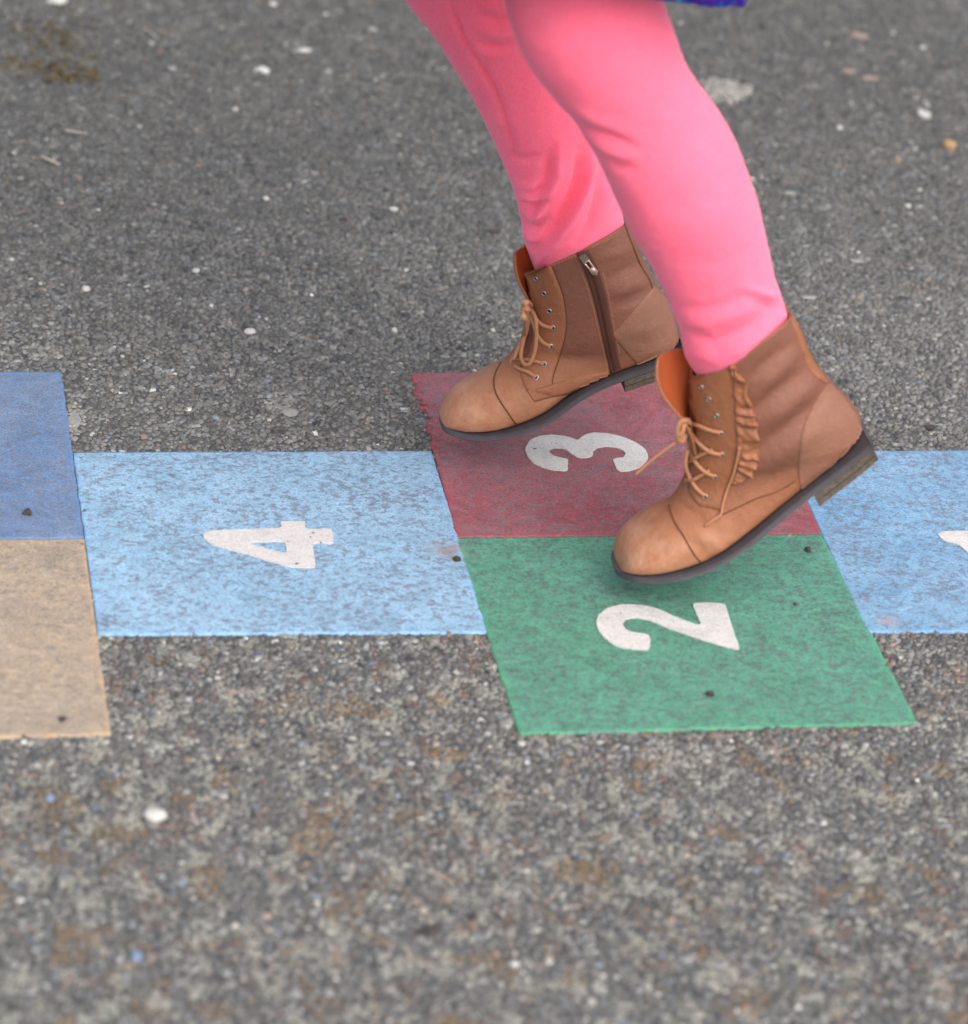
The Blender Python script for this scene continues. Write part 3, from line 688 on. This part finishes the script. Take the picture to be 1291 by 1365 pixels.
# ---- near boot (lateral side towards the camera)
sd_ = [0, 0, 0, 0, 0, .35, .8] + [1] * 10
RN = [((921,503),(1053,418)), ((918,530),(1066,440)), ((920,556),(1082,476)), ((921,580),(1110,512)), ((919,602),(1142,543)), ((915,625),(1153,571)), ((911,638),(1154,590)),
      ((906,650),(1125,621)), ((900,661),(1085,651)), ((891,674),(1045,683)), ((878,682),(1008,715)), ((864,690),(975,739)), ((850,700),(940,757)), ((838,710),(905,767)), ((829,721),(872,771)), ((824,734),(845,769)), ((822,746),(830,763))]
RN = [(a, b, s) for (a, b), s in zip(RN, sd_)]
DN = [([(876,690),(905,712),(935,735),(955,748)], -.0012, 5), ([(905,668),(930,690),(955,712)], -.0014, 6), ([(918,700),(945,722),(975,738)], .0010, 7), ([(1012,600),(1045,575),(1085,545),(1100,525)], -.0040, 9), ([(1010,570),(1040,548),(1075,520),(1092,505)], .0035, 10), ([(1008,548),(1035,525),(1066,498)], -.0036, 8),
      ([(1005,525),(1030,500),(1062,470)], .0028, 10), ([(1000,505),(1025,482),(1050,462)], -.0025, 8), ([(1015,620),(1050,600),(1090,575)], .0028, 11), ([(1000,655),(1030,640),(1060,625)], -.0014, 9)]
bn, bvn, QN, _ = boot(RN, WN, Y_NEAR, DN, None)
bn['label'] = 'tan lace-up boot with loose trailing lace and ruffled side, toe down over the green square'
sole(QN, Y_NEAR, bn, .0050)
z1 = lambda L: [(780 + x * .3253, 380 + y * .3253) for x, y in L]
pan_n = strip(bvn, z1([(425,395),(418,440),(430,500),(452,560),(450,640),(440,720),(425,790),(430,850),(470,905)]), z1([(590,330),(625,400),(640,470),(640,540),(640,610),(635,680),(610,760),(575,850),(560,925)]), .0018, .002, 'eyelet_panel', M_LEA, bn)
bvn2 = bvh_of([bn, pan_n])
# gathered ruffle behind the eyelets: scalloped edge
sc_ = lambda n_, a: (lambda v, u: a * ((math.sin((v + .035 * math.sin(v * 17)) * 10 * 2 * math.pi) * .5 + .5) * u ** .8 * (.45 + .7 * math.sin(v * 9 + 1) ** 2) + .25 * noise.noise(Vector((v * 26, u * 4, 1)))))
ruf_l = z1([(585,345),(605,400),(612,470),(615,540),(618,610),(622,680),(625,735),(615,775),(595,795)])
ruf_r = z1([(600,318),(655,395),(680,470),(700,545),(712,620),(714,690),(700,745),(660,795),(600,818)])
Rr = catmull(ruf_r, 90); Ll = catmull(ruf_l, 90); tt = np.linspace(0, 1, 90)
Rr = Rr + (Rr - Ll) / np.linalg.norm(Rr - Ll, axis=1)[:, None] * (np.abs(np.sin((tt + .035 * np.sin(tt * 17)) * math.pi * 10)) * (2.5 + 2.2 * np.sin(tt * 9 + 1) ** 2) - 2.6)[:, None]
strip(bvn2, Ll, Rr, .0015, .002, 'ruffle', M_LEA, bn, nv=150, nu=12, wav=sc_(9.5, .0060))
seam(bvn, z1([(345,900),(352,930),(370,975),(400,1020),(430,1075),(465,1125),(505,1157)]), bn, .0008)
strip(bvn, z1([(996,405),(930,505),(893,590),(880,680),(872,760),(890,862)]), z1([(1004,402),(1080,480),(1148,580),(1160,640),(1060,735),(905,852)]), .0009, .001, 'heel_counter', M_LEA2, bn, nv=60, nu=26)
strip(bvn, z1([(838,108),(868,200),(895,280),(922,350),(985,405)]), z1([(850,90),(885,170),(915,250),(945,320),(1004,400)]), .0012, .001, 'back_strip', M_LEA, bn, nu=6)
seam(bvn, z1([(565,940),(640,905),(710,872),(790,845),(868,800)]), bn, .0006)
seam(bvn2, z1([(622,700),(600,780),(572,860),(560,930)]), bn, .0006)
stitches(bvn2, [z1([(415,398),(500,350),(575,318)]), z1([(560,930),(520,920),(480,905)]), z1([(612,335),(700,265),(830,150)])], bn)
ey = z1([(478,417),(508,468),(540,535),(557,607),(560,695),(532,785),(492,865)])
eyelets(bvn2, ey, bn, .0020)
tongue([((920,600), .75, 9, 0), ((916,572), .85, 10, .15), ((909,548), 1.0, 12, .4), ((900,527), 1.1, 14, .7), ((892,508), 1.12, 16, .85), ((888,492), 1.0, 18, .9), ((887,480), .80, 20, .9), ((887,472), .5, 20, .9), ((887,469), .12, 20, .9)], Y_NEAR, bn, .0235)
lace_px(bvn2, [(961,577),(945,573),(930,567),(921,566),(916,572)], bn, [.001,.004,.005,.005,.004])
lace_px(bvn2, [(962,606),(948,603),(935,594),(925,582),(920,570)], bn, [.001,.004,.005,.005,.005])
lace_px(bvn2, [(953,635),(940,629),(928,617),(921,603),(918,590)], bn, [.001,.004,.005,.005,.004])
lace_px(bvn2, [(940,661),(928,650),(919,634),(914,618),(917,600)], bn, [.001,.004,.005,.004,.003])
lace_px(bvn2, [(950,600),(936,606),(925,612),(917,618)], bn, [.003,.004,.005,.003])
lace_px(bvn2, [(946,628),(934,634),(924,640),(914,640)], bn, [.002,.003,.004,.003])
def freep(pl, Y): return [onY(x, y, Y + d) for (x, y, d) in pl]
lace(freep([(922,570,-.012),(912,580,-.016),(900,590,-.018),(885,601,-.018),(868,614,-.017),(848,632,-.016)], Y_NEAR), bn, .00125)
lace(freep([(922,566,-.012),(914,560,-.02),(907,563,-.022),(903,574,-.022),(904,585,-.02),(909,588,-.018),(914,580,-.015),(919,570,-.012)], Y_NEAR), bn, .0022)
lace(freep([(918,560,-.012),(912,566,-.02),(910,575,-.022),(906,580,-.022)], Y_NEAR), bn, .0024)
lace_px(bvn2, [(986,596),(983,612),(978,632),(970,652),(964,672),(961,686),(950,694),(940,701)], bn, [.004,.003,.0025,.002,.002,.002,.0015,.001], .0014)

# ---- far boot (inner side with the zip towards the camera)
RF = [((699,369),(834,298)), ((702,386),(846,318)), ((705,404),(858,346)), ((705,422),(876,380)), ((701,438),(897,415)), ((695,452),(907,445)), ((690,461),(908,468)), ((685,468),(870,487)), ((679,475),(835,499)), ((671,483),(800,513)),
      ((659,491),(768,531)), ((645,499),(740,552)), ((628,508),(712,567)), ((611,518),(680,577)), ((598,530),(650,581)), ((590,543),(620,579)), ((586,555),(598,571))]
RF = [(a, b, s) for (a, b), s in zip(RF, sd_)]
DF = [([(808,372),(830,362),(858,350)], -.0018, 6), ([(812,392),(835,384),(868,372)], .002, 7), ([(818,408),(840,400),(862,390)], -.002, 6), ([(800,345),(825,338),(848,328)], .0015, 7),
      ([(740,470),(760,480),(790,478)], -.0012, 8), ([(822,450),(850,440),(880,436)], .0012, 10)]
bf, bvf, QF, _ = boot(RF, [x * .94 for x in WN], Y_FAR, DF, None)
bf['label'] = 'tan lace-up boot with a metal zip on its side, over the red square'
sole(QF, Y_FAR, bf, .0050)
z2 = lambda L: [(560 + x * .2943, 260 + y * .2943) for x, y in L]
pan_f = strip(bvf, z2([(472,362),(480,420),(500,490),(515,560),(508,640),(490,710),(465,760),(455,810),(480,880)]), z2([(590,312),(632,410),(656,500),(662,590),(650,670),(625,750),(603,820),(598,870),(600,905)]), .0016, .002, 'eyelet_panel', M_LEA, bf)
bvf2 = bvh_of([bf, pan_f])
strip(bvf2, z2([(480,882),(560,868),(660,838),(760,815),(850,800)]), z2([(518,938),(600,915),(680,900),(770,870),(868,838)]), .0011, .001, 'side_panel', M_LEA, bf, nu=8)
zl = z2([(708,262),(745,345),(778,440),(803,540),(826,640),(848,740),(868,838)]); zr = z2([(762,246),(806,330),(838,430),(858,530),(878,630),(898,730),(920,812)])
strip(bvf2, zl, zr, .0010, .001, 'zip_tape', M_ZIP, bf, nu=8)
zc = (np.array(zl) * .5 + np.array(zr) * .5)
P = curve_on(bvf2, zc, .0016, 150); g = Geo()
T = np.gradient(P, axis=0); T /= np.linalg.norm(T, axis=1)[:, None]
for i in range(4, len(P) - 1):
    n_ = cast(bvf2, *project(P[i]), 0); n_ = n_[1] if n_ else np.array([0, -1, 0]); s_ = np.cross(T[i], n_); s_ /= np.linalg.norm(s_)
    sg = 1 if i % 2 else -1; g.tube([P[i] - s_ * sg * .0003, P[i] + s_ * sg * .0016], .0005, 4)
g.link('zip_teeth', M_ZIP, bf, kind='stuff')
# slider and puller
h = cast(bvf2, 781, 345, .0028); h2 = cast(bvf2, 797, 366, .0030)
d_ = h2[0] - h[0]; d_ /= np.linalg.norm(d_); s_ = np.cross(d_, h[1]); s_ /= np.linalg.norm(s_)
g = Geo()
for a, b, w0, w1, t in ((-.007, .001, .0030, .0034, .0016), ):
    V = [h[0] + d_ * q + s_ * w_ * e + h[1] * t * f for q, w_ in ((a, w0), (b, w1)) for e in (-1, 1) for f in (-1, 1)]
    g.add(V, [(0, 1, 3, 2), (4, 6, 7, 5), (0, 4, 5, 1), (2, 3, 7, 6), (1, 5, 7, 3), (0, 2, 6, 4)])
g.link('zip_slider', M_MET, bf, smooth=False)
g = Geo(); Lp = [h[0] + d_ * .000 + s_ * .0022, h[0] + d_ * .006 + s_ * .0020, h[0] + d_ * .014 + s_ * .0024, h[0] + d_ * .0165 + s_ * 0, h[0] + d_ * .014 - s_ * .0024, h[0] + d_ * .006 - s_ * .0020, h[0] - s_ * .0022, h[0] + d_ * .000 + s_ * .0022]
g.tube([p + h[1] * .0022 for p in Lp], .0008, 6)
V = [h[0] + d_ * q + s_ * w_ * e + h[1] * (.0022 + .0007 * f) for q, w_ in ((.008, .0022), (.0155, .0022)) for e in (-1, 1) for f in (-1, 1)]
g.add(V, [(0, 1, 3, 2), (4, 6, 7, 5), (0, 4, 5, 1), (2, 3, 7, 6), (1, 5, 7, 3), (0, 2, 6, 4)])
g.link('zip_puller', simple('puller_metal', (.55, .40, .33), 0.4, 0.5, metal=.6), bf)
strip(bvf, z2([(872,636),(950,545),(1020,460),(1066,412)]), z2([(1010,800),(1120,760),(1172,660),(1120,470)]), .0009, .001, 'heel_counter', M_LEA2, bf, nv=40, nu=26)
seam(bvf, z2([(915,98),(935,155),(962,225),(1000,318),(1040,385),(1052,420)]), bf, .0010)
seam(bvf, z2([(368,758),(345,800),(335,840),(342,890),(365,935),(395,980),(430,1030),(465,1068)]), bf, .0008)
seam(bvf2, z2([(600,318),(640,420),(660,510),(663,600),(650,680),(624,760),(603,830),(600,900)]), bf, .0006)
stitches(bvf2, [z2([(484,892),(520,940),(600,922),(690,905),(780,868),(868,842)]), z2([(500,880),(600,852),(700,828),(850,795)]), z2([(505,900),(610,872),(705,846),(855,812)]),
                z2([(480,372),(530,345),(600,318),(700,275)]), z2([(700,275),(735,355),(765,440),(792,540),(815,640),(838,740),(858,835)]), z2([(775,240),(930,160)]), z2([(828,350),(850,440),(870,540),(884,625),(905,715)]), z2([(880,628),(960,535),(1060,425)])], bf, 3.0)
eyelets(bvf2, z2([(525,378),(563,445),(587,525),(602,600),(592,683),(562,765),(525,825)]), bf, .0022)
tongue([((708,440), .7, 9, 0), ((706,415), .85, 9, .1), ((704,392), 1.0, 10, .3), ((701,370), 1.05, 10, .6), ((698,352), 1.0, 10, .7), ((696,338), .85, 10, .7), ((695,330), .75, 10, .7)], Y_FAR + .004, bf, .019)
L2 = lambda L: z2(L)
lace_px(bvf2, L2([(600,602),(560,590),(530,565),(510,530),(490,505)]), bf, [.001,.004,.006,.007,.006])
lace_px(bvf2, L2([(592,684),(555,665),(530,630),(515,580),(495,515)]), bf, [.001,.004,.006,.008,.008])
lace_px(bvf2, L2([(490,500),(465,520),(475,570),(470,630),(450,690),(425,740),(440,700),(470,640),(500,560),(495,505)]), bf, [.008,.010,.011,.012,.011,.010,.008,.008,.009,.009])
lace_px(bvf2, L2([(498,505),(525,560),(528,640),(520,710),(500,760),(475,765),(458,730),(470,660),(490,590),(492,520)]), bf, [.009,.012,.013,.014,.013,.012,.011,.010,.010,.010])
lace_px(bvf2, L2([(490,520),(470,500),(485,485),(505,500),(495,530),(475,520)]), bf, [.009,.010,.011,.011,.010,.009], .0020)
lace_px(bvf2, L2([(562,766),(520,750),(480,745),(440,740)]), bf, [.001,.003,.004,.003])
lace_px(bvf2, L2([(525,826),(490,800),(460,790),(430,775)]), bf, [.001,.003,.003,.002])
lace_px(bvf2, L2([(500,560),(480,620),(450,690),(420,730),(410,760)]), bf, [.008,.009,.009,.008,.006], .0011)

# ------------------------------------------------------------------ small things lying about
def pebble(px, py, wpx, hpx, m, name, label, cat, flat=.5, jag=.18, z0=0.001, seed=0):
    c = gnd(px, py, z0); sc = 5200 / float((c - CAM) @ FW); rx = wpx / sc / 2; h = rx * flat; ry = max(rx * .5, (hpx / sc / 2) / .47 - h * .5)
    bm = bmesh.new(); bmesh.ops.create_icosphere(bm, subdivisions=2, radius=1)
    for v in bm.verts:
        f = 1 + noise.noise(v.co * 1.3 + Vector((seed * 7.1, px, py))) * jag * 2
        v.co = Vector((v.co.x * rx * f, v.co.y * ry * f, v.co.z * h * f + h * .55))
    me = bpy.data.meshes.new(name); bm.to_mesh(me); bm.free()
    o = link(name, me, m, smooth=jag < .15, label=label, category=cat); o.location = c; return o
PW = simple('white_stone', (.44, .425, .40), 0.6, var=.2); PG = simple('pale_grey_stone', (.25, .245, .225), 0.7, var=.3)
PD = simple('dark_stone', (.045, .038, .038), 0.7, var=.4); PB = simple('brown_stone', (.30, .18, .10), 0.7, var=.3); PK = simple('pinkish_flake', (.25, .18, .15), 0.8, var=.3)
PBL = simple('blue_flake', (.17, .24, .36), 0.6); OCH = simple('ochre_leaf', (.24, .15, .045), 0.8, var=.5, scale=400); MOS = simple('moss_green', (.085, .062, .025), 0.9, var=.6, scale=300)
ST = [
 (387,550,23,13,PG,'gum_spot','flat pale disc of old gum above the light blue square','gum',.10,.08),
 (333,443,17,9,PW,'pebble','oval white pebble on the asphalt, well above the white 4','pebble',.4,.1),
 (115,386,12,9,PW,'pebble','small round white pebble on plain asphalt above the dark blue square','pebble',.5,.1),
 (261,362,10,8,PW,'pebble','small bright pebble up and left of the oval white pebble','pebble',.5,.2),
 (350,95,20,9,PW,'stone_chip','jagged white chip just below a flat white flake near the top','stone chip',.35,.3),
 (406,68,20,7,PW,'stone_chip','flat white flake near the top of the asphalt','stone chip',.25,.15),
 (364,6,11,7,PW,'stone_chip','tiny bright white chip at the very top, left of the leggings','stone chip',.4,.2),
 (497,40,13,8,PG,'stone_chip','dull pale chip close to the pink leggings near the top','stone chip',.4,.2),
 (230,92,11,7,PG,'stone_chip','dull grey chip left of the jagged white chip','stone chip',.4,.2),
 (438,96,9,7,PG,'stone_chip','small grey chip right of the jagged white chip','stone chip',.4,.2),
 (76,2,26,10,PW,'stone_chip','white chip beside the mossy patch in the top left corner','stone chip',.3,.3),
 (525,279,13,6,PW,'stone_chip','flat white chip left of the far boot top','stone chip',.3,.2),
 (355,265,9,6,PW,'stone_chip','small white chip in the middle of the upper asphalt','stone chip',.4,.2),
 (526,441,8,7,PW,'stone_chip','tiny white chip above the corner of the red square','stone chip',.5,.2),
 (68,432,9,6,PG,'stone_chip','small dull chip over the top of the dark blue square','stone chip',.4,.2),
 (192,583,10,7,PK,'stone_chip','small pinkish chip just above the light blue square','stone chip',.4,.2),
 (100,560,17,20,PG,'stone_chip','pale patch-like stone at the corner of the dark blue square','stone chip',.15,.3),
 (207,1091,32,17,PW,'pebble','large white quartz pebble alone on the asphalt in front','pebble',.5,.14),
 (1232,152,16,15,PW,'dropping','white splash of bird dropping behind the legs','bird dropping',.15,.3),
 (1236,138,5,12,PW,'dropping','thin white streak above the bird dropping','bird dropping',.15,.2),
 (1265,196,19,15,PB,'pebble','light brown stone behind the legs at the far right','pebble',.75,.14),
 (1197,214,8,10,PB,'pebble','tiny brown stone left of the light brown stone','pebble',.7,.2),
 (1120,170,8,7,PW,'stone_chip','tiny white chip left of the bird dropping','stone chip',.4,.2),
 (1230,64,7,6,PW,'stone_chip','tiny bright chip at the upper right','stone chip',.4,.2),
 (1146,48,22,12,PK,'flake','pink-brown flake at the upper right','flake',.15,.35),
 (1160,105,24,8,PK,'flake','long pink-brown flake below the other one','flake',.15,.3),
 (1133,95,16,9,PK,'flake','faint pinkish flake left of the long one','flake',.12,.3),
 (1078,398,22,6,PG,'twig_bark','thin pale sliver right of the near boot collar','sliver',.2,.3),
 (1053,258,18,5,PG,'twig_bark','thin pale sliver right of the pink knee','sliver',.2,.3),
 (1143,349,20,5,PG,'twig_bark','thin grey sliver on the asphalt right of the calf','sliver',.2,.3),
 (1211,275,8,7,PW,'stone_chip','white chip below the tiny brown stone','stone chip',.5,.2),
 (658,310,20,7,PD,'leaf_scrap','dark scrap lying left of the far boot collar','leaf scrap',.3,.25),
 (1241,571,14,7,PD,'leaf_scrap','dark scrap behind the right blue square','leaf scrap',.3,.25),
 (575,1241,34,9,PD,'leaf_scrap','dark curled scrap near the bottom middle','leaf scrap',.3,.25),
 (629,1223,15,9,PD,'leaf_scrap','small dark scrap beside the curled one at the bottom','leaf scrap',.4,.25),
 (67,1065,11,10,PBL,'paint_flake','small light blue paint flake below the tan square','paint flake',.3,.2),
 (183,1276,15,13,PBL,'paint_flake','blue paint flake near the bottom left','paint flake',.4,.2),]
for i, (x, y, ww, hh, m, nm, lb, ct, fl, jg) in enumerate(ST): pebble(x, y, ww, hh, m, nm, lb, ct, fl, jg, seed=i)
TOPZ = .0022
for i, (x, y, ww, hh, lb) in enumerate(((37,685,17,12,'black pebble lying on the dark blue square'), (83,960,12,9,'dark pebble lying on the tan square'), (947,927,15,10,'black pebble in the lower half of the green square'),
                                     (1077,734,13,10,'black pebble by the upper right corner of the green square'), (609,746,13,12,'grey-brown pebble where blue, red and green squares meet'), (1060,806,7,5,'tiny dark pebble on the blue square under the heel'))):
    pebble(x, y, ww * .78, hh * .72, PD, 'pebble', lb, 'pebble', .65, .28, z0=TOPZ, seed=50 + i)
PG2 = simple('pale_dry_twig', (.36, .31, .26), 0.8)
def twig(pl, r, m, label):
    P = [gnd(x, y, .003 + .002 * math.sin(i * 2.1)) for i, (x, y) in enumerate(pl)]; P = catmull(P, 14)
    Geo().tube(P, np.linspace(r, r * .5, 14), 6).link('twig', PG2, None, label=label, category='twig')
twig([(56,209),(66,213),(80,219)], .0018, PK, 'short pale twig in the upper left asphalt')
twig([(87,174),(98,175),(118,178)], .0015, PK, 'short pale twig above the other upper left one')
twig([(540,1262),(546,1274),(552,1284)], .0016, PK, 'short pinkish twig near the bottom middle')
twig([(190,36),(204,45),(211,52)], .0012, PK, 'thin pale twig right of the mossy corner')
# mossy rubbish in the top left corner
g = Geo()
for i in range(420):
    x, y = random.gauss(70, 45), random.gauss(62, 34)
    if x > 132 or y > 108: continue
    if y < 80 and random.random() < .35: x, y = random.uniform(60, 132), random.uniform(88, 108)
    c = gnd(x, y, random.uniform(.001, .005)); s = random.uniform(.002, .006); a = random.uniform(0, 6.28)
    d = np.array([math.cos(a), math.sin(a), random.uniform(-.3, .6)]); e = np.array([-d[1], d[0], random.uniform(-.4, .4)])
    g.add([c - d * s, c + e * s * .5, c + d * s, c - e * s * .5], [(0, 1, 2, 3)])
g.link('moss', MOS, None, smooth=False, kind='stuff', label='moss and dead leaf crumbs in the top left corner', category='moss')
